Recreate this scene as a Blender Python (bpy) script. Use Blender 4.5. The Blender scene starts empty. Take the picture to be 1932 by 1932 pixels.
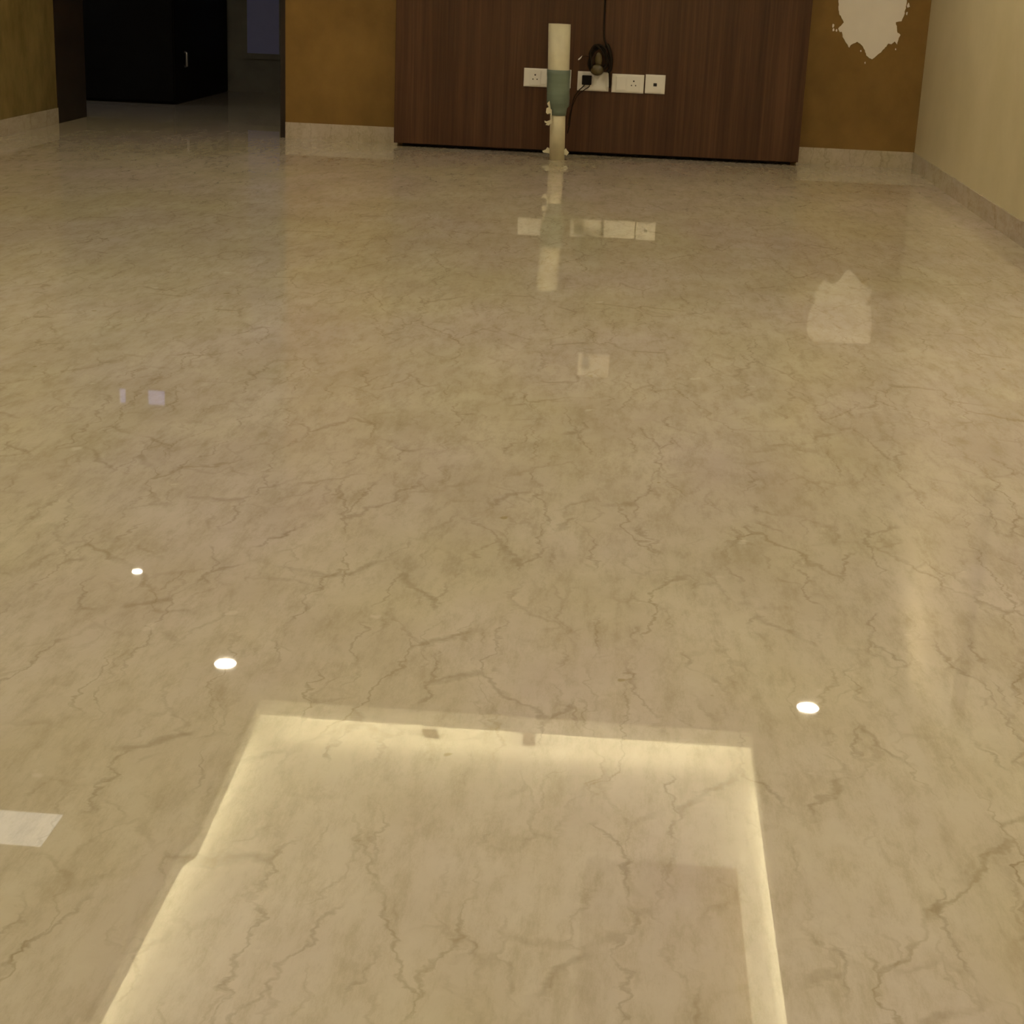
import bpy, bmesh, math, random
from mathutils import Vector, Matrix
random.seed(7)
S = bpy.context.scene
C = S.collection
PI = math.pi

# ------------------------------------------------------------ camera
cd = bpy.data.cameras.new('camera'); cam = bpy.data.objects.new('camera', cd); C.objects.link(cam)
cd.sensor_fit = 'HORIZONTAL'; cd.sensor_width = 36.0; cd.lens = 36.0*3121.44/1932
cd.clip_start = 0.05; cd.clip_end = 60
RT = Vector((0.99617115, 0.07748988, 0.04047667)); UP = Vector((-0.06228402, 0.30415685, 0.95058367)); FW = Vector((-0.06134936, 0.94946507, -0.30781866))
m = Matrix.Identity(4)
for i in range(3):
    m[i][0] = RT[i]; m[i][1] = UP[i]; m[i][2] = -FW[i]; m[i][3] = (0, 0, 0.9)[i]
cam.matrix_world = m
S.camera = cam

# ------------------------------------------------------------ world, exposure, lamps
S.view_settings.view_transform = 'Standard'; S.view_settings.look = 'None'
S.view_settings.gamma = 1.0; S.view_settings.use_curve_mapping = False
S.view_settings.exposure = 0.12
w = bpy.data.worlds.new('night'); S.world = w; w.use_nodes = True
w.node_tree.nodes['Background'].inputs[0].default_value = (0.02, 0.025, 0.05, 1)
w.node_tree.nodes['Background'].inputs[1].default_value = 0.03

WARM = (1.0, 0.83, 0.56)
SOFT = (1.0, 0.90, 0.72)   # the added, unseen lamps of the nearer half are whiter
CEIL = 2.45            # underside of the lower ceiling
LIP = 2.53             # top of the tray lip
UPPER = 2.655           # upper ceiling inside the tray
ADDED_DOWNLIGHT_W = 11.5
# (x, y, diameter, watts)
DOWNLIGHTS = [(1.006, 7.514, .106, 9.5), (-1.90, 7.56, .108, 9.5), (-2.713, 8.775, .058, 1.8),
              (1.10, 4.2, .106, ADDED_DOWNLIGHT_W), (-2.2, 4.2, .106, ADDED_DOWNLIGHT_W), (1.0, 1.6, .106, ADDED_DOWNLIGHT_W), (-2.0, 1.6, .106, ADDED_DOWNLIGHT_W),  # from this row on: unseen lamps, added to light the nearer floor
              (1.0, -1.2, .106, ADDED_DOWNLIGHT_W), (-2.0, -1.2, .106, ADDED_DOWNLIGHT_W)]
STRIP = 320.0

# ------------------------------------------------------------ materials
def mat(name):
    mt = bpy.data.materials.new(name); mt.use_nodes = True
    return mt, mt.node_tree.nodes, mt.node_tree.links, mt.node_tree.nodes['Principled BSDF']
def plain(name, col, rough=0.5, metal=0.0, var=0.06, scale=8.0, spec=0.5, bump=0.0, stretch=(1, 1, 1)):
    mt, N, L, P = mat(name)
    tc = N.new('ShaderNodeTexCoord'); mp = N.new('ShaderNodeMapping'); mp.inputs['Scale'].default_value = stretch
    nz = N.new('ShaderNodeTexNoise'); nz.inputs['Scale'].default_value = scale; nz.inputs['Detail'].default_value = 5
    L.new(tc.outputs['Object'], mp.inputs[0]); L.new(mp.outputs[0], nz.inputs['Vector'])
    r = N.new('ShaderNodeValToRGB'); L.new(nz.outputs['Fac'], r.inputs[0])
    r.color_ramp.elements[0].position = .3; r.color_ramp.elements[1].position = .7
    r.color_ramp.elements[0].color = tuple(c*(1-var) for c in col)+(1,)
    r.color_ramp.elements[1].color = tuple(min(1, c*(1+var)) for c in col)+(1,)
    L.new(r.outputs[0], P.inputs['Base Color'])
    P.inputs['Roughness'].default_value = rough; P.inputs['Metallic'].default_value = metal
    P.inputs['Specular IOR Level'].default_value = spec
    if bump:
        b = N.new('ShaderNodeBump'); b.inputs['Strength'].default_value = bump; b.inputs['Distance'].default_value = .004
        L.new(nz.outputs['Fac'], b.inputs['Height']); L.new(b.outputs[0], P.inputs['Normal'])
    return mt
def glow(name, col, strength):
    mt, N, L, P = mat(name)
    P.inputs['Base Color'].default_value = col+(1,)
    P.inputs['Emission Color'].default_value = col+(1,); P.inputs['Emission Strength'].default_value = strength
    return mt

def marble(name, rough, gain=1.0, slab=True, offs=(0, 0, 0)):
    mt, N, L, P = mat(name)
    def n(t, **k):
        x = N.new(t)
        for a, b in k.items(): setattr(x, a, b)
        return x
    def mth(op, a, b=None, clamp=False):
        x = n('ShaderNodeMath', operation=op, use_clamp=clamp)
        for i, q in enumerate((a, b)):
            if q is None: continue
            if isinstance(q, (int, float)): x.inputs[i].default_value = q
            else: L.new(q, x.inputs[i])
        return x.outputs[0]
    def noise(vec, sc, det=4, rgh=.5):
        x = n('ShaderNodeTexNoise'); x.inputs['Scale'].default_value = sc; x.inputs['Detail'].default_value = det
        x.inputs['Roughness'].default_value = rgh; L.new(vec, x.inputs['Vector']); return x
    def mapping(vec, sc, loc=(0, 0, 0), rot=0):
        x = n('ShaderNodeMapping'); x.inputs['Scale'].default_value = sc; x.inputs['Location'].default_value = loc
        x.inputs['Rotation'].default_value = (0, 0, rot); L.new(vec, x.inputs[0]); return x.outputs[0]
    def ramp(f, p0, p1, v0=0., v1=1.):
        x = n('ShaderNodeMapRange'); x.interpolation_type = 'SMOOTHSTEP'
        L.new(f, x.inputs[0]); x.inputs[1].default_value = p0; x.inputs[2].default_value = p1
        x.inputs[3].default_value = v0; x.inputs[4].default_value = v1; return x.outputs[0]
    tc = n('ShaderNodeTexCoord'); pos = mapping(tc.outputs['Object'], (1, 1, 1), offs)
    # meander the coordinates so that the veins wander
    def warp(src, amt, sc):
        nz = noise(src, sc, 5, .6)
        a = n('ShaderNodeVectorMath', operation='SUBTRACT'); L.new(nz.outputs['Color'], a.inputs[0]); a.inputs[1].default_value = (.5, .5, .5)
        b = n('ShaderNodeVectorMath', operation='SCALE'); L.new(a.outputs[0], b.inputs[0]); b.inputs['Scale'].default_value = amt
        c = n('ShaderNodeVectorMath', operation='ADD'); L.new(src, c.inputs[0]); L.new(b.outputs[0], c.inputs[1])
        return c.outputs[0]
    wp = warp(warp(pos, .12, 4.5), .06, 17)
    def veins(sc, loc, width, lo, hi, msc):
        v = n('ShaderNodeTexVoronoi', feature='DISTANCE_TO_EDGE', voronoi_dimensions='2D')
        v.inputs['Scale'].default_value = 1.0; L.new(mapping(wp, sc, loc), v.inputs['Vector'])
        line = ramp(v.outputs['Distance'], 0.0, width, 1., 0.)
        msk = ramp(noise(mapping(pos, (1, .6, 1), loc), msc, 3).outputs['Fac'], lo, hi)
        return mth('MULTIPLY', line, msk)
    v1 = veins((9., 2.1, 1), (0, 0, 0), .036, .44, .58, 8.)
    v2 = veins((17., 5.5, 1), (7.3, 2.1, 0), .075, .44, .62, 11.)
    v3 = veins((5.4, 1.3, 1), (1.7, 5.1, 0), .017, .45, .62, 5.)
    base = n('ShaderNodeValToRGB'); L.new(noise(mapping(wp, (1, .45, 1)), 5.5, 8, .64).outputs['Fac'], base.inputs[0])
    e = base.color_ramp.elements
    e[0].position = .32; e[0].color = (.53*gain, .472*gain, .375*gain, 1)
    e[1].position = .68; e[1].color = (.64*gain, .592*gain, .495*gain, 1)
    # broad tint drifting from yellowish to pinkish grey
    tint = n('ShaderNodeMixRGB', blend_type='MULTIPLY'); tint.inputs[0].default_value = 1
    tr = n('ShaderNodeValToRGB'); L.new(noise(mapping(pos, (1, .5, 1)), 1.8, 4).outputs['Fac'], tr.inputs[0])
    tr.color_ramp.elements[0].position = .38; tr.color_ramp.elements[0].color = (1, .985, .87, 1)
    tr.color_ramp.elements[1].position = .62; tr.color_ramp.elements[1].color = (1, .955, 1.0, 1)
    L.new(base.outputs[0], tint.inputs[1]); L.new(tr.outputs[0], tint.inputs[2])
    def mix(prev, fac, col):
        x = n('ShaderNodeMixRGB'); L.new(fac, x.inputs[0]); L.new(prev, x.inputs[1]); x.inputs[2].default_value = col+(1,); return x.outputs[0]
    c = tint.outputs[0]
    fine = noise(mapping(pos, (1, .26, 1)), 27, 8, .78)
    c = mix(c, ramp(fine.outputs['Fac'], .42, .70, 0, .55), (.38*gain, .315*gain, .20*gain))
    c = mix(c, mth('MULTIPLY', v2, .24), (.30*gain, .23*gain, .135*gain))
    c = mix(c, mth('MULTIPLY', v1, .35), (.255*gain, .19*gain, .105*gain))
    c = mix(c, mth('MULTIPLY', v3, .38), (.26*gain, .195*gain, .09*gain))
    # small pale fossil flecks
    fl = ramp(noise(mapping(pos, (6, 5, 1), (3, 1, 0)), 2.6, 3).outputs['Fac'], .69, .76)
    c = mix(c, mth('MULTIPLY', fl, .55), (.72*gain, .66*gain, .54*gain))
    sp = ramp(noise(mapping(pos, (9, 9, 1), (5, 8, 0)), 2., 2).outputs['Fac'], .745, .78)
    c = mix(c, mth('MULTIPLY', sp, .55), (.28*gain, .22*gain, .06*gain))
    if slab:
        b = n('ShaderNodeTexBrick'); b.offset = 0.0; b.inputs['Scale'].default_value = 1.0
        b.inputs['Brick Width'].default_value = 2.6; b.inputs['Row Height'].default_value = 1.72
        b.inputs['Mortar Size'].default_value = .0022; b.inputs['Mortar Smooth'].default_value = .4
        L.new(mapping(tc.outputs['Object'], (1, 1, 1), (.45, .53, 0)), b.inputs['Vector'])
        c = mix(c, mth('MULTIPLY', b.outputs['Fac'], .30), (.32, .25, .15))
    L.new(c, P.inputs['Base Color'])
    P.inputs['Roughness'].default_value = rough; P.inputs['IOR'].default_value = 1.55
    return mt

def textured_paint(name, c0, c1, sc=3., stretch=(1, 1, .5), rough=.6, bump=.25):
    mt, N, L, P = mat(name)
    tc = N.new('ShaderNodeTexCoord'); mp = N.new('ShaderNodeMapping'); mp.inputs['Scale'].default_value = stretch
    L.new(tc.outputs['Object'], mp.inputs[0])
    n1 = N.new('ShaderNodeTexNoise'); n1.inputs['Scale'].default_value = sc; n1.inputs['Detail'].default_value = 7; n1.inputs['Roughness'].default_value = .6
    n2 = N.new('ShaderNodeTexNoise'); n2.inputs['Scale'].default_value = 70; n2.inputs['Detail'].default_value = 3
    L.new(mp.outputs[0], n1.inputs['Vector']); L.new(mp.outputs[0], n2.inputs['Vector'])
    r = N.new('ShaderNodeValToRGB'); L.new(n1.outputs['Fac'], r.inputs[0])
    r.color_ramp.elements[0].position = .33; r.color_ramp.elements[0].color = c0+(1,)
    r.color_ramp.elements[1].position = .67; r.color_ramp.elements[1].color = c1+(1,)
    L.new(r.outputs[0], P.inputs['Base Color']); P.inputs['Roughness'].default_value = rough
    P.inputs['Specular IOR Level'].default_value = .3
    b = N.new('ShaderNodeBump'); b.inputs['Strength'].default_value = bump; b.inputs['Distance'].default_value = .002
    L.new(n2.outputs['Fac'], b.inputs['Height']); L.new(b.outputs[0], P.inputs['Normal'])
    return mt

def wood(name, c0, c1, c2, rough=.42):
    mt, N, L, P = mat(name)
    tc = N.new('ShaderNodeTexCoord')
    def ns(sc, st, det):
        mp = N.new('ShaderNodeMapping'); mp.inputs['Scale'].default_value = st; L.new(tc.outputs['Object'], mp.inputs[0])
        x = N.new('ShaderNodeTexNoise'); x.inputs['Scale'].default_value = sc; x.inputs['Detail'].default_value = det
        x.inputs['Roughness'].default_value = .65; L.new(mp.outputs[0], x.inputs['Vector']); return x.outputs['Fac']
    a = ns(1., (60, 60, 1.2), 6); b = ns(1., (9, 9, .35), 4)
    mx = N.new('ShaderNodeMath'); mx.operation = 'MULTIPLY_ADD'; L.new(a, mx.inputs[0]); mx.inputs[1].default_value = .55
    s = N.new('ShaderNodeMath'); s.operation = 'MULTIPLY'; L.new(b, s.inputs[0]); s.inputs[1].default_value = .45
    L.new(s.outputs[0], mx.inputs[2])
    r = N.new('ShaderNodeValToRGB'); L.new(mx.outputs[0], r.inputs[0])
    e = r.color_ramp.elements; e[0].position = .36; e[0].color = c0+(1,); e[1].position = .64; e[1].color = c2+(1,)
    k = e.new(.5); k.color = c1+(1,)
    L.new(r.outputs[0], P.inputs['Base Color']); P.inputs['Roughness'].default_value = rough
    P.inputs['Specular IOR Level'].default_value = .35
    return mt

M = {}
M['floor'] = marble('polished_marble', .014, slab=False)
M['skirting'] = marble('skirting_marble', .07, gain=.95, slab=False, offs=(3, 3, 3))
M['cream'] = textured_paint('cream_wall_paint', (.66, .59, .40), (.73, .65, .46), 2.2, (1, 1, 1), .55, .1)
M['brown'] = textured_paint('brown_wall_paint', (.19, .110, .027), (.265, .158, .042), 3.2, (1, 1, .8), .6, .3)
M['olive'] = textured_paint('olive_wall_paint', (.14, .100, .026), (.25, .185, .065), 5.0, (1, 1.5, .8), .6, .3)
M['ceiling'] = plain('ceiling_paint', (.70, .68, .62), .8, var=.03)
M['wood'] = wood('dark_laminate', (.038, .014, .005), (.066, .027, .011), (.100, .044, .021))
M['jamb'] = plain('dark_jamb_wood', (.022, .012, .007), .5, var=.2)
M['dark'] = plain('dark_room_paint', (.30, .30, .28), .7, var=.1)
M['cabinet'] = plain('black_brown_cabinet', (.006, .005, .0045), .6, var=.2, spec=.15)
M['plate'] = plain('white_switch_plastic', (.90, .885, .86), .35, var=.02)
M['hole'] = plain('black_slot', (.012, .010, .008), .6, var=.1)
M['black'] = plain('black_plastic', (.006, .004, .003), .6, var=.1, spec=.15)
M['cable'] = plain('dark_cable_jacket', (.012, .007, .003), .6, var=.15, spec=.2)
M['clear'] = plain('smoky_plastic', (.075, .055, .022), .3, var=.3, scale=30)
M['pvc'] = plain('cream_pvc', (.70, .66, .50), .42, var=.07, scale=14)
M['pvc_in'] = plain('cream_pvc_lower', (.72, .66, .48), .5, var=.08, scale=18)
M['tape'] = plain('teal_tape', (.165, .215, .172), .45, var=.22, scale=9, stretch=(.4, .4, 2.6))
M['putty'] = plain('white_putty', (.90, .85, .80), .85, var=.03, bump=.2)
M['steel'] = plain('satin_steel', (.62, .62, .66), .35, metal=.8, var=.03)
M['trimring'] = plain('white_lamp_trim', (.75, .74, .70), .5, var=.02)
M['window_wood'] = plain('brown_window_wood', (.34, .26, .13), .5, var=.15)
M['ply'] = plain('tan_plywood', (.15, .11, .04), .6, var=.12, scale=3)
M['junction'] = plain('brown_junction_box', (.035, .024, .008), .6, var=.1)
M['shutter'] = plain('beige_shutter', (.52, .45, .28), .6, var=.05)
mt, N, L, P = mat('night_glass'); P.inputs['Base Color'].default_value = (.01, .012, .018, 1); P.inputs['Roughness'].default_value = .05
M['glass'] = mt
M['lens'] = glow('downlight_lens', (1.0, .93, .80), 40)
M['strip'] = glow('cove_led', (1.0, .89, .57), STRIP)
M['panel_led'] = glow('panel_lens', (1.0, .96, .86), 1.5)
M['night'] = glow('night_window', (.35, .38, .75), .55)
M['passage_fill'] = glow('passage_fill_glow', (.60, .64, .75), 1.6)  # glow of the added window that brightens the passage floor
M['night_dim'] = glow('night_window_dim', (.42, .45, .85), .009)

# ------------------------------------------------------------ mesh helpers
def obj(name, bm, mt, parent=None, smooth=False, bevel=0):
    me = bpy.data.meshes.new(name); bmesh.ops.recalc_face_normals(bm, faces=bm.faces[:]); bm.to_mesh(me); bm.free()
    me.materials.append(mt)
    if smooth:
        for p in me.polygons: p.use_smooth = True
    o = bpy.data.objects.new(name, me); C.objects.link(o)
    if parent: o.parent = parent; o.matrix_parent_inverse = Matrix.Identity(4)
    if bevel:
        b = o.modifiers.new('bevel', 'BEVEL'); b.width = bevel; b.segments = 3; b.limit_method = 'ANGLE'
    return o
def box(bm, x0, x1, y0, y1, z0, z1):
    v = [bm.verts.new((x, y, z)) for x in (x0, x1) for y in (y0, y1) for z in (z0, z1)]
    for f in ((0, 1, 3, 2), (4, 6, 7, 5), (0, 4, 5, 1), (2, 3, 7, 6), (0, 2, 6, 4), (1, 5, 7, 3)):
        bm.faces.new([v[i] for i in f])
    return bm
def B(*a): return box(bmesh.new(), *a)
def lathe(bm, prof, seg=40, cx=0, cy=0, lean=(0, 0), wob=None):
    """prof: list of (r, z); closed at ends where r is 0"""
    rings = []
    for r, z in prof:
        if r <= 1e-6: rings.append([bm.verts.new((cx+lean[0]*z, cy+lean[1]*z, z))])
        else:
            ring = []
            for i in range(seg):
                a = 2*PI*i/seg; rr = r*(1+(wob(a, z) if wob else 0))
                ring.append(bm.verts.new((cx+lean[0]*z+rr*math.cos(a), cy+lean[1]*z+rr*math.sin(a), z)))
            rings.append(ring)
    for a, b in zip(rings, rings[1:]):
        n = max(len(a), len(b))
        for i in range(n):
            j = (i+1) % n
            q = []
            for vv in (a[i % len(a)], a[j % len(a)], b[j % len(b)], b[i % len(b)]):
                if vv not in q: q.append(vv)
            if len(q) > 2: bm.faces.new(q)
    return bm
def extrude_poly(bm, pts, y0, y1):
    """outline in x, z pulled from y0 to y1"""
    a = [bm.verts.new((x, y0, z)) for x, z in pts]; b = [bm.verts.new((x, y1, z)) for x, z in pts]
    fa = bm.faces.new(a); bm.faces.new(b[::-1])
    for i in range(len(pts)):
        j = (i+1) % len(pts); bm.faces.new((a[j], a[i], b[i], b[j]))
    return bm
def tube(bm, pts, r, seg=8):
    pts = [Vector(p) for p in pts]; prev = None; rings = []
    up = Vector((0, 1, 0))
    for i, p in enumerate(pts):
        t = (pts[min(i+1, len(pts)-1)]-pts[max(i-1, 0)]).normalized()
        s = t.cross(up)
        if s.length < 1e-3: s = t.cross(Vector((1, 0, 0)))
        s.normalize(); u = s.cross(t)
        rings.append([bm.verts.new(p+s*r*math.cos(2*PI*k/seg)+u*r*math.sin(2*PI*k/seg)) for k in range(seg)])
    for a, b in zip(rings, rings[1:]):
        for k in range(seg): bm.faces.new((a[k], a[(k+1) % seg], b[(k+1) % seg], b[k]))
    bm.faces.new(rings[0][::-1]); bm.faces.new(rings[-1])
    return bm
def spline(ctrl, n=10):
    P = [Vector(p) for p in ctrl]; P = [P[0]]+P+[P[-1]]; out = []
    for i in range(1, len(P)-2):
        for k in range(n):
            t = k/n; a, b, c, d = P[i-1:i+3]
            out.append(.5*((2*b)+(c-a)*t+(2*a-5*b+4*c-d)*t*t+(3*b-a-3*c+d)*t**3))
    out.append(P[-2]); return out
def structure(name, bm, mt, label=None, parent=None, **k):
    o = obj(name, bm, mt, parent, **k)
    if not parent: o['kind'] = 'structure'
    return o
def thing(name, label, cat, loc=(0, 0, 0), group=None):
    o = bpy.data.objects.new(name, None); C.objects.link(o); o.location = loc; o.empty_display_size = .1
    o['label'] = label; o['category'] = cat
    if group: o['group'] = group
    return o
def tag(o, label, cat, group=None):
    o['label'] = label; o['category'] = cat
    if group: o['group'] = group
    return o

XL, XR, YW = -3.285, 1.488, 9.197        # left wall, right wall, back wall
XC = -1.933                              # edge of the opening
YB = -2.5                                # wall behind the camera
YE = 9.40                                # where the left wall ends

# ------------------------------------------------------------ the room
structure('floor', B(-7.2, 3.2, YB-.1, 13.2, -.12, 0), M['floor'])
structure('wall_right', (lambda b: (box(b, XR, XR+.15, 6.62, YW+.3, 0, 2.8), box(b, XR, XR+.15, YB, 6.62, 0, .95), box(b, XR, XR+.15, YB, 6.62, 2.15, 2.8), box(b, XR, XR+.15, YB, 4.9, .95, 2.15)) and b)(bmesh.new()), M['cream'])
structure('wall_left', B(XL-.15, XL, YB, YE, 0, 2.8), M['olive'])
structure('wall_back', B(XC, XR, YW, YW+.25, 0, 2.8), M['brown'])
structure('wall_front', B(XL-.15, XR+.15, YB-.15, YB, 0, 2.8), M['cream'])
# dark room beyond the opening
bm = bmesh.new(); box(bm, -5.2, XL-.15, YE, YE+.5, 0, 2.8); structure('wall_passage', bm, M['dark'])
structure('wall_far', B(-5.3, .5, 12.55, 12.7, 0, 2.8), M['dark'])
structure('wall_far_left', B(-5.35, -5.2, YE, 12.7, 0, 2.8), M['dark'])
structure('wall_far_right', B(-.9, -.75, YW+.25, 12.55, 0, 2.8), M['dark'])
# lower ceiling with the tray opening
tray = [(-1.618, 3.0), (.712, 3.0), (.712, 7.189), (-1.632, 7.175), (-1.590, 5.800), (-1.627, 5.745)]
bm = bmesh.new()
outer = [(-5.35, YB-.15), (XR+.15, YB-.15), (XR+.15, 12.7), (-5.35, 12.7)]
def slab_with_hole(bm, z0, z1, hole):
    # four quads-with-steps around the hole, then the lip faces
    x0, x1, y0, y1 = outer[0][0], outer[1][0], outer[0][1], outer[2][1]
    def ring(z):
        O = [bm.verts.new((x, y, z)) for x, y in outer]; H = [bm.verts.new((x, y, z)) for x, y in hole]; return O, H
    for z in (z0, z1):
        O, H = ring(z)
        bm.faces.new((O[0], O[1], H[1], H[0])); bm.faces.new((O[1], O[2], H[2], H[1]))
        bm.faces.new((O[2], O[3], H[3], H[2])); bm.faces.new((O[3], O[0], H[0], H[5], H[4], H[3]))
        if z == z0: OB, HB = O, H
        else: OT, HT = O, H
    for A, Bq in ((OB, OT), (HB, HT)):
        for i in range(len(A)):
            j = (i+1) % len(A); bm.faces.new((A[i], A[j], Bq[j], Bq[i]))
slab_with_hole(bm, CEIL, LIP, tray)
structure('ceiling', bm, M['ceiling'])
# raised centre: cove walls and upper ceiling
cx0, cx1, cy0, cy1 = -1.80, .87, 2.85, 7.335
bm = bmesh.new()
box(bm, cx0-.05, cx1+.05, cy0-.05, cy1+.05, UPPER, UPPER+.05)
box(bm, cx0-.05, cx0, cy0-.05, cy1+.05, LIP, UPPER); box(bm, cx1, cx1+.05, cy0-.05, cy1+.05, LIP, UPPER)
box(bm, cx0, cx1, cy0-.05, cy0, LIP, UPPER); box(bm, cx0, cx1, cy1, cy1+.05, LIP, UPPER)
structure('ceiling_tray', bm, M['ceiling'])
# skirtings
H, T = .088, .006
structure('baseboard_right', B(XR-T, XR, YB, YW, 0, H), M['skirting'])
structure('baseboard_left', B(XL, XL+T, YB, YE, 0, H), M['skirting'])
structure('baseboard_back_left', B(XC, -1.31, YW-T, YW, 0, H), M['skirting'])
structure('baseboard_back_right', B(.865, XR-T, YW-T, YW, 0, H), M['skirting'])
# door lining of the opening
structure('trim_1', B(XL-.15, XL+.004, YE+.002, 9.90, 0, CEIL), M['jamb'])
bm = bmesh.new(); box(bm, XC-.035, XC-.001, YW+.03, YW+.25, 0, CEIL); structure('trim_2', bm, M['jamb'])
# shuttered window in the right wall
wf = bmesh.new(); y0, y1, z0, z1 = 4.9, 6.62, .95, 2.15
for a in ((y0, y1, z0, z0+.05), (y0, y1, z1-.05, z1), (y0, y0+.05, z0+.05, z1-.05), (y1-.05, y1, z0+.05, z1-.05), (5.73, 5.79, z0+.05, z1-.05)):
    box(wf, XR+.03, XR+.09, *a)
wn = structure('window_1', wf, M['window_wood'])
obj('shutter', B(XR+.045, XR+.062, y0+.05, 5.73, z0+.05, z1-.05), M['shutter'], wn)
obj('shutter', B(XR+.045, XR+.062, 5.79, y1-.05, z0+.05, z1-.05), M['shutter'], wn)
# night windows on the far wall of the dark room
wf = bmesh.new(); wz0, wz1 = 2.33, 2.47
for a in ((-4.06, -3.50, wz0-.03, wz0), (-4.06, -3.50, wz1, wz1+.03), (-4.06, -3.97, wz0, wz1), (-3.915, -3.74, wz0, wz1), (-3.60, -3.50, wz0, wz1)):
    box(wf, a[0], a[1], 12.50, 12.545, a[2], a[3])
wn = structure('window_2', wf, M['jamb'])
obj('window_pane', B(-3.97, -3.915, 12.53, 12.545, wz0, wz1), M['night'], wn)
obj('window_pane', B(-3.74, -3.60, 12.53, 12.545, wz0, wz1), M['night'], wn)
wf = bmesh.new()
for a in ((-2.96, -2.64, .24, .28), (-2.96, -2.64, 1.9, 1.95), (-2.96, -2.92, .28, 1.9), (-2.68, -2.64, .28, 1.9)):
    box(wf, a[0], a[1], 12.53, 12.549, a[2], a[3])
wn = structure('window_3', wf, M['dark'])
obj('window_pane', B(-2.92, -2.68, 12.53, 12.545, .28, 1.9), M['night_dim'], wn)

wf = bmesh.new()  # unseen window, added to throw bluish grey light on the passage floor
for a in ((9.98, 10.90, .98, 1.02), (9.98, 10.90, 2.0, 2.04), (9.98, 10.02, 1.02, 2.0), (10.86, 10.90, 1.02, 2.0)):
    box(wf, -5.20, -5.16, *a)
wn = structure('fill_window', wf, M['jamb'])
obj('window_pane', B(-5.198, -5.19, 10.02, 10.86, 1.02, 2.0), M['passage_fill'], wn)

# ------------------------------------------------------------ cove LED strips
def ledbar(x0, x1, y0, y1, label):
    t = thing('led_strip', label, 'light strip', ((x0+x1)/2, (y0+y1)/2, LIP), 'led strips in the ceiling cove')
    cx, cy = t.location[0], t.location[1]
    obj('mounting_tape', B(x0-cx, x1-cx, y0-cy, y1-cy, 0, .003), M['trimring'], t)
    e = .002 
    obj('diodes', B(x0+e-cx, x1-e-cx, y0+e-cy, y1-e-cy, .003, .008), M['strip'], t)
ledbar(-1.58, .68, 7.245, 7.257, 'warm led strip behind the far edge of the ceiling tray')
ledbar(.785, .797, 3.05, 7.12, 'warm led strip behind the right edge of the ceiling tray')
ledbar(-1.712, -1.700, 3.05, 7.12, 'warm led strip behind the left edge of the ceiling tray')
ledbar(-1.55, .65, 2.915, 2.927, 'warm led strip behind the near edge of the ceiling tray')

# ------------------------------------------------------------ downlights
dl_labels = ['round downlight in the ceiling nearest the right wall and the brown wall',
             'round downlight left of the ceiling tray near the brown column wall',
             'smallest round ceiling spot, close to the dark opening']
for i, (x, y, d, wt) in enumerate(DOWNLIGHTS):
    lab = dl_labels[i] if i < 3 else 'added unseen fill downlight %s of the tray, %s' % (('left', 'right')[x > 0], ('halfway along it', 'at its near end', 'above the near wall')[(i-3)//2])
    t = thing('downlight', lab, 'ceiling light', (x, y, CEIL), 'ceiling downlights')
    r = d/2
    obj('trim_ring', lathe(bmesh.new(), [(r, -.004), (r+.010, -.006), (r+.014, -.002), (r+.014, .0), (r, .0), (r, -.004)]), M['trimring'], t, True)
    obj('lens', lathe(bmesh.new(), [(0, -.003), (r, -.003), (r, 0.0), (0, 0.0)], 32), M['lens'], t)
    ld = bpy.data.lights.new('downlight_lamp', 'AREA'); ld.shape = 'DISK'; ld.size = d*.9; ld.energy = wt; ld.color = WARM if y > 6 else SOFT
    ld.spread = math.radians(150)
    lo = bpy.data.objects.new('downlight_lamp', ld); C.objects.link(lo); lo.parent = t; lo.location = (0, 0, -.0045)

# square panel light, low output
t = thing('panel_light', 'square white ceiling panel light left of the tray', 'ceiling light', (-2.32, 5.785, CEIL))
obj('frame', (lambda b: [box(b, *q) for q in ((-.165, .165, -.15, -.135, -.010, 0), (-.165, .165, .135, .15, -.010, 0), (-.165, -.150, -.135, .135, -.010, 0), (.150, .165, -.135, .135, -.010, 0))] and b)(bmesh.new()), M['trimring'], t)
obj('lens', B(-.150, .150, -.135, .135, -.006, 0), M['panel_led'], t)

# D shaped junction box on the ceiling
pts = [(-.045, -.08)]+[(.0+.045*math.cos(a), .035+.045*math.sin(a)) for a in [PI*k/10 for k in range(11)]][::-1][::1]
bm = bmesh.new()
prof = [(-.045, -.085), (.045, -.085)]+[(.045*math.cos(PI*k/10), .04+.045*math.sin(PI*k/10)) for k in range(11)]
a = [bm.verts.new((x, y, 0)) for x, y in prof]; b = [bm.verts.new((x*.94, y*.94, -.012)) for x, y in prof]
bm.faces.new(a); bm.faces.new(b[::-1])
for i in range(len(a)):
    j = (i+1) % len(a); bm.faces.new((a[i], a[j], b[j], b[i]))
o = obj('junction_box', bm, M['junction']); o.location = (-1.78, 6.03, CEIL)
tag(o, 'small brown junction box on the ceiling beside the tray', 'junction box')

# tan board fixed to the upper ceiling
bd = thing('ceiling_board', 'tan board fixed to the raised ceiling inside the tray', 'board', (.27, 4.7, UPPER))
obj('board', B(-.30, .34, -1.55, 1.55, -.012, 0), M['ply'], bd)
obj('edge_bead', B(-.322, -.302, -1.55, 1.55, -.018, 0), M['trimring'], bd)
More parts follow.
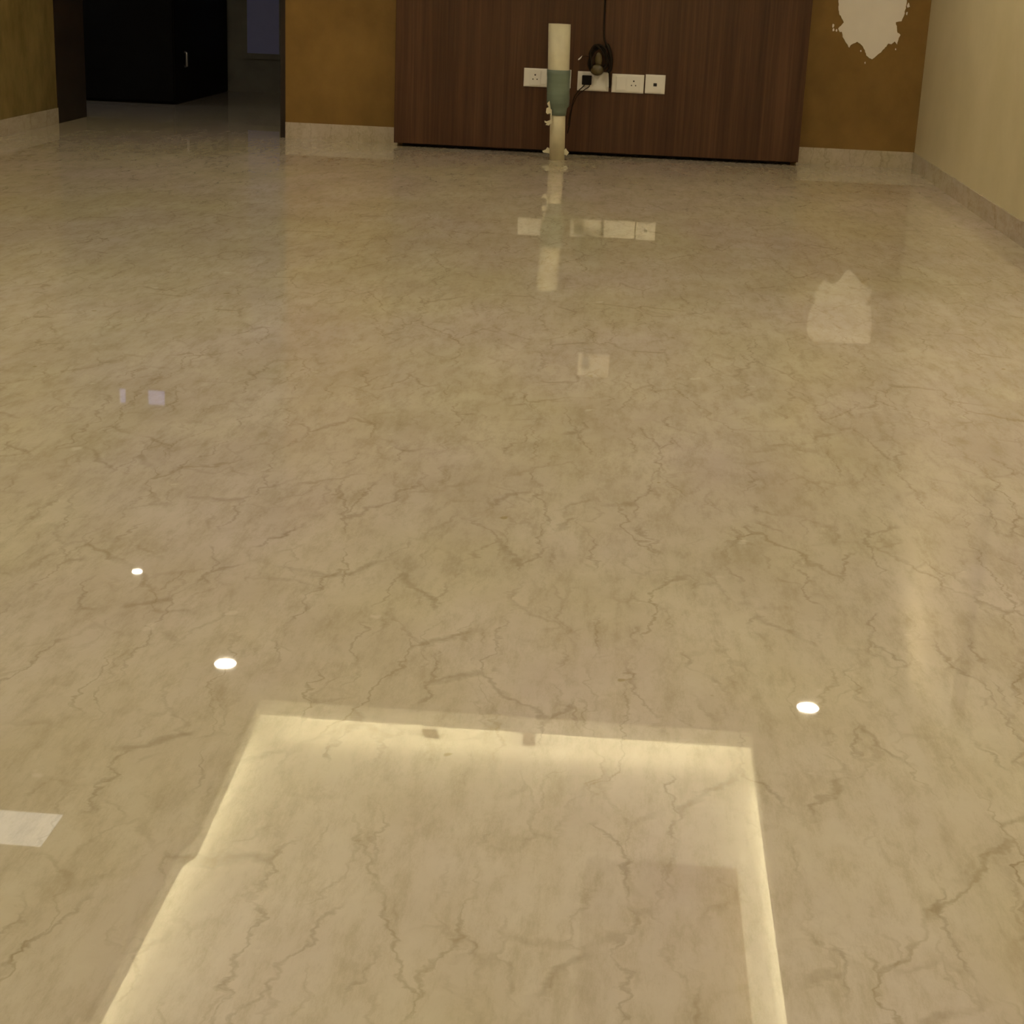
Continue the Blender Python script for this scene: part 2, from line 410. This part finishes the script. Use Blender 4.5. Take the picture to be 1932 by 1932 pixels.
# bits of tape hanging in the cove
def tab(x0, z0, z1, wd, skew, y, label):
    bm = bmesh.new(); extrude_poly(bm, [(x0, z0), (x0+wd, z0), (x0+wd+skew, z1), (x0+skew, z1)], y, y+.003)
    tag(obj('cable_clip', bm, M['junction']), label, 'clip', 'clips at the far cove edge')
tab(-.385, 2.535, 2.650, .055, .02, 7.30, 'brown clip on the far cove edge, near the middle')
tab(-.87, 2.61, 2.653, .07, .02, 7.31, 'small brown clip on the far cove edge, left of the other clip')

# ------------------------------------------------------------ wood wall panel
PF = 9.063                                # front of the wood panel
t = thing('wall_panel', 'dark brown laminate wall panel behind the socket plates', 'wall panel', (-.22, YW, 0))
def pbox(x0, x1, z0, z1): return B(x0+.22, x1+.22, PF-YW, -.022, z0, z1)
obj('panel_board', pbox(-1.312, .862, .018, CEIL-.002), M['wood'], t, bevel=.002)
obj('backing_frame', B(-1.06, 1.05, -.020, -.001, 0.0, CEIL-.002), M['jamb'], t)

# ------------------------------------------------------------ putty patch
low = [(1.007, .851), (1.017, .785), (1.046, .74), (1.033, .722), (1.020, .708), (1.030, .690), (1.040, .692), (1.052, .66), (1.071, .634), (1.087, .613), (1.095, .628), (1.107, .635), (1.125, .645), (1.14, .637), (1.158, .622), (1.171, .603), (1.180, .578), (1.197, .565), (1.212, .559),
       (1.228, .572), (1.237, .582), (1.255, .596), (1.27, .615), (1.289, .643), (1.305, .640), (1.321, .655), (1.335, .64), (1.339, .665), (1.347, .689), (1.330, .70), (1.324, .725), (1.316, .752), (1.330, .756), (1.345, .758), (1.352, .78), (1.357, .799), (1.360, .865)]
top = [(1.366, .93), (1.362, .965), (1.28, .970), (1.15, .968), (1.08, .972), (1.04, .962), (1.015, .935), (1.003, .885)]
def rough_edge(pts, amp):
    out = []
    for i, p in enumerate(pts):
        q = pts[(i+1) % len(pts)]; out.append(p); n = max(1, int(math.dist(p, q)/.008))
        for k in range(1, n):
            f = k/n; out.append((p[0]+(q[0]-p[0])*f+random.uniform(-amp, amp), p[1]+(q[1]-p[1])*f+random.uniform(-amp, amp)))
    return out
def slab(pts, y0, y1, bm):
    from mathutils.geometry import tessellate_polygon
    a = [bm.verts.new((x, y0, z)) for x, z in pts]; b = [bm.verts.new((x, y1, z)) for x, z in pts]
    for tri in tessellate_polygon([[Vector((x, z, 0)) for x, z in pts]]):
        bm.faces.new([a[i] for i in tri]); bm.faces.new([b[i] for i in tri][::-1])
    for i in range(len(pts)):
        j = (i+1) % len(pts); bm.faces.new((a[j], a[i], b[i], b[j]))
bm = bmesh.new(); slab(rough_edge(low+top, .0022), YW-.003, YW-.0002, bm)
for cx, cz, rr in ((.992, .722, .007), (.996, .700, .006), (1.012, .698, .005), (1.372, .84, .008), (1.368, .80, .006), (1.178, .54, .004), (1.33, .615, .004), (1.150, .600, .004)):
    slab([(cx+rr*random.uniform(.5, 1.2)*math.cos(q), cz+1.5*rr*random.uniform(.5, 1.2)*math.sin(q)) for q in [k*PI/5 for k in range(10)]], YW-.002, YW-.0002, bm)
tag(obj('putty_patch', bm, M['putty']), 'ragged white putty patch on the brown wall near the right corner', 'wall patch')

# ------------------------------------------------------------ switch and socket plates
def plate(x0, x1, z0, z1, label, gang, yy=PF):
    cx, cz = (x0+x1)/2, (z0+z1)/2; w2, h2 = (x1-x0)/2, (z1-z0)/2
    t = thing('socket_plate', label, 'socket plate', (cx, yy, cz), 'white electrical plates on the wood panel')
    fr = bmesh.new(); ins = .009
    extr = [(-w2, -h2), (w2, -h2), (w2, h2), (-w2, h2)]
    box(fr, -w2, w2, -.006, -.0005, -h2, h2); box(fr, -w2+.004, w2-.004, -.010, -.006, -h2+.004, h2-.004)
    obj('face_plate', fr, M['plate'], t, bevel=.0015)
    def module(mx0, mx1): return B(mx0, mx1, -.0118, -.0095, -h2+ins, h2-ins)
    def pin(mp, x, z, r=.0033):
        bm = bmesh.new(); n = 16
        a = [bm.verts.new((x+r*math.cos(2*PI*k/n), -.0123, z+r*math.sin(2*PI*k/n))) for k in range(n)]
        b = [bm.verts.new((v.co.x, -.0112, v.co.z)) for v in a]
        bm.faces.new(a); bm.faces.new(b[::-1])
        for k in range(n): bm.faces.new((a[k], b[k], b[(k+1) % n], a[(k+1) % n]))
        obj('pin_hole', bm, M['hole'], mp)
    for kind, mx0, mx1 in gang:
        if kind == 'socket':
            s = obj('socket', module(mx0, mx1), M['plate'], t, bevel=.001); c = (mx0+mx1)/2
            pin(s, c, .014, .0042); pin(s, c-.011, -.008); pin(s, c+.011, -.008)
        elif kind == 'switch':
            s = obj('rocker_switch', module(mx0, mx1), M['plate'], t, bevel=.001)
            obj('rocker', B(mx0+.004, mx1-.004, -.0140, -.0115, -h2+ins+.006, h2-ins-.006), M['plate'], s, bevel=.001)
        elif kind == 'blank': obj('blank_module', module(mx0, mx1), M['plate'], t, bevel=.001)
        elif kind == 'data':
            s = obj('data_outlet', module(mx0, mx1), M['plate'], t, bevel=.001); c = (mx0+mx1)/2
            obj('jack', B(c-.009, c+.009, -.0125, -.0112, -.010, .006), M['hole'], s)
    return t
plate(-.621, -.370, .346, .441, 'longest white socket plate, half hidden behind the standing pipe',
      [('socket', -.094, -.036), ('switch', -.035, -.002), ('switch', -.001, .032), ('socket', .034, .092)])
plate(-.335, -.168, .338, .437, 'white socket plate with a black adapter plugged in, right of the pipe',
      [('socket', -.062, .006), ('blank', .008, .062)])
plate(-.153, .017, .336, .432, 'white socket plate between the adapter plate and the small square plate',
      [('switch', -.064, -.006), ('socket', -.002, .064)])
plate(.024, .129, .338, .436, 'small square white data plate at the right end of the row',
      [('data', -.036, .036)])
plate(-.254, -.080, 1.080, 1.212, 'white plate high on the wood panel, above the coiled cable',
      [('socket', -.070, .004), ('switch', .010, .068)])

# adapter in the low plate
t = thing('power_adapter', 'black square power adapter plugged into the white plate', 'power adapter', (-.285, PF-.0155, .394))
obj('body', B(-.025, .025, -.030, .003, -.024, .024), M['black'], t, bevel=.003)
for dx, tx in ((-.012, -.045), (.016, -.018)):
    c = spline([(dx, -.018, -.022), (dx-.004, -.022, -.032), (tx, -.020, -.062), (tx-.02, -.016, -.10), (-.074, -.014, -.17), (-.080, -.014, -.235), (-.088, -.018, -.28)] if dx < 0 else
               [(dx, -.018, -.022), (dx-.003, -.022, -.034), (tx, -.020, -.056), (-.050, -.016, -.09), (-.078, -.008, -.17), (-.088, -.008, -.24)])
    obj('cord', tube(bmesh.new(), c, .0028 if dx < 0 else .0022), M['cable'], t, True)

# plug and long cable with a coil
t = thing('coiled_cable', 'dark cable hanging from the upper plate and coiled above the white plates', 'cable', (-.21, PF-.02, 0))
obj('plug', B(-.020, .020, -.022, .007, 1.118, 1.160), M['black'], t, bevel=.004)
ctrl = [(0, -.010, 1.125), (.002, -.014, 1.05), (-.001, -.008, .9), (-.001, -.004, .75), (.004, -.006, .62), (.016, -.010, .575)]
for k in range(5):
    cx, cz, rx, rz = -.022+.004*(k % 3), .492+.004*k, .046-.004*(k % 2), .070-.006*(k % 3)
    for q in range(8):
        a = PI/2-.5-2*PI*q/8
        ctrl.append((cx+rx*math.cos(a)+.006*math.sin(3*a+k), -.010-.006*k-.002*math.sin(a*2), cz+rz*math.sin(a)+(.004 if q % 2 else 0)))
ctrl += [(.030, -.03, .50), (.040, -.02, .455), (.046, -.012, .40), (.048, -.005, .36)]
obj('cord', tube(bmesh.new(), spline(ctrl, 8), .0052), M['cable'], t, True)
obj('cord', tube(bmesh.new(), spline([(.020, -.012, .58), (.036, -.02, .55), (.047, -.018, .50), (.045, -.018, .455), (.032, -.02, .44)], 10), .010), M['cable'], t, True)
bm = bmesh.new(); bmesh.ops.create_uvsphere(bm, u_segments=24, v_segments=16, radius=1)
for v in bm.verts:
    v.co = Vector((v.co.x*.034, v.co.y*.016, v.co.z*.027*(1.15 if v.co.z > 0 else 1)))+Vector((-.022, -.032, .447))
obj('connector', bm, M['clear'], t, True)
bm = bmesh.new(); bmesh.ops.create_uvsphere(bm, u_segments=20, v_segments=14, radius=1)
for v in bm.verts:
    v.co = Vector((v.co.x*.020, v.co.y*.010, v.co.z*.040))+Vector((-.018, -.02, .50))
obj('cord_bundle', bm, M['clear'], t, True)
bm = bmesh.new(); extrude_poly(bm, [(-.128, .492), (-.118, .497), (-.110, .508), (-.106, .518), (-.116, .508), (-.126, .500)], .010, .013)
obj('tie_tag', bm, M['plate'], t)['label'] = 'pale tie tag'
obj('tie_string', tube(bmesh.new(), spline([(-.112, .012, .506), (-.09, .006, .515), (-.062, -.01, .512)], 8), .0012), M['cable'], t, True)

# ------------------------------------------------------------ standing pipe
px, py = -.411, 8.775
lean = (-.028, .006)
t = thing('pvc_pipe', 'cream plastic pipe standing upright with teal tape round its middle', 'pipe', (px, py, 0))
wob = lambda a, z: .012*math.sin(3*a+z*9)
obj('lower_pipe', lathe(bmesh.new(), [(.036, 0), (.040, 0), (.040, .30), (.036, .30), (.036, 0)], 40, lean=lean), M['pvc_in'], t, True)
obj('upper_pipe', lathe(bmesh.new(), [(.0520, .29), (.0545, .29), (.0555, .45), (.0570, .679), (.0530, .679), (.0520, .29)], 48, lean=lean, wob=wob), M['pvc'], t, True)
# tape: wide where it wraps the upper pipe, drawn in to the lower one
tw = lambda a, z: .012*math.sin(2*a+z*60)+.008*math.sin(5*a-z*40)
obj('teal_tape', lathe(bmesh.new(), [(.0400, .226), (.0425, .226), (.044, .245), (.047, .262), (.0580, .275), (.0592, .32), (.0582, .345), (.0600, .37), (.0592, .41), (.0605, .430), (.0605, .453), (.0570, .453)], 48, lean=lean, wob=tw), M['tape'], t, True)
def flap(pts, y, name='tape_end'):
    bm = bmesh.new(); extrude_poly(bm, pts, y, y+.0015); return obj(name, bm, M['pvc'], t)
flap([(-.038, .205), (-.060, .196), (-.072, .199), (-.070, .190), (-.058, .184), (-.066, .178), (-.048, .175), (-.040, .186), (-.034, .185), (-.036, .255), (-.046, .262)], -.044)
flap([(-.040, .238), (-.058, .232), (-.066, .240), (-.064, .262), (-.052, .268), (-.062, .285), (-.050, .30), (-.044, .27)], -.046)
for s, pts in ((-1, [(-.036, .030), (-.072, .034), (-.078, .042), (-.060, .050), (-.052, .062), (-.038, .055)]), (1, [(.036, .030), (.050, .024), (.062, .040), (.052, .050), (.044, .062), (.036, .05)])):
    flap(pts, -.012, 'peeled_wrap')

# ------------------------------------------------------------ cabinet in the dark room
t = thing('dark_cabinet', 'black cabinet standing in the dark room beyond the opening', 'cabinet', (-3.85, 11.05, 0))
obj('body', B(-.78, .79, .02, 1.45, .0, 1.5), M['cabinet'], t, bevel=.01)
obj('door', B(-.77, -.005, -.003, .019, .02, 1.48), M['cabinet'], t, bevel=.004)
obj('door', B(.005, .78, -.003, .019, .02, 1.48), M['cabinet'], t, bevel=.004)
h = obj('handle', tube(bmesh.new(), [(.80, .21, .235), (.815, .21, .24), (.815, .21, .325), (.80, .21, .33)], .009), M['steel'], t, True)
h['label'] = 'short pale metal handle'
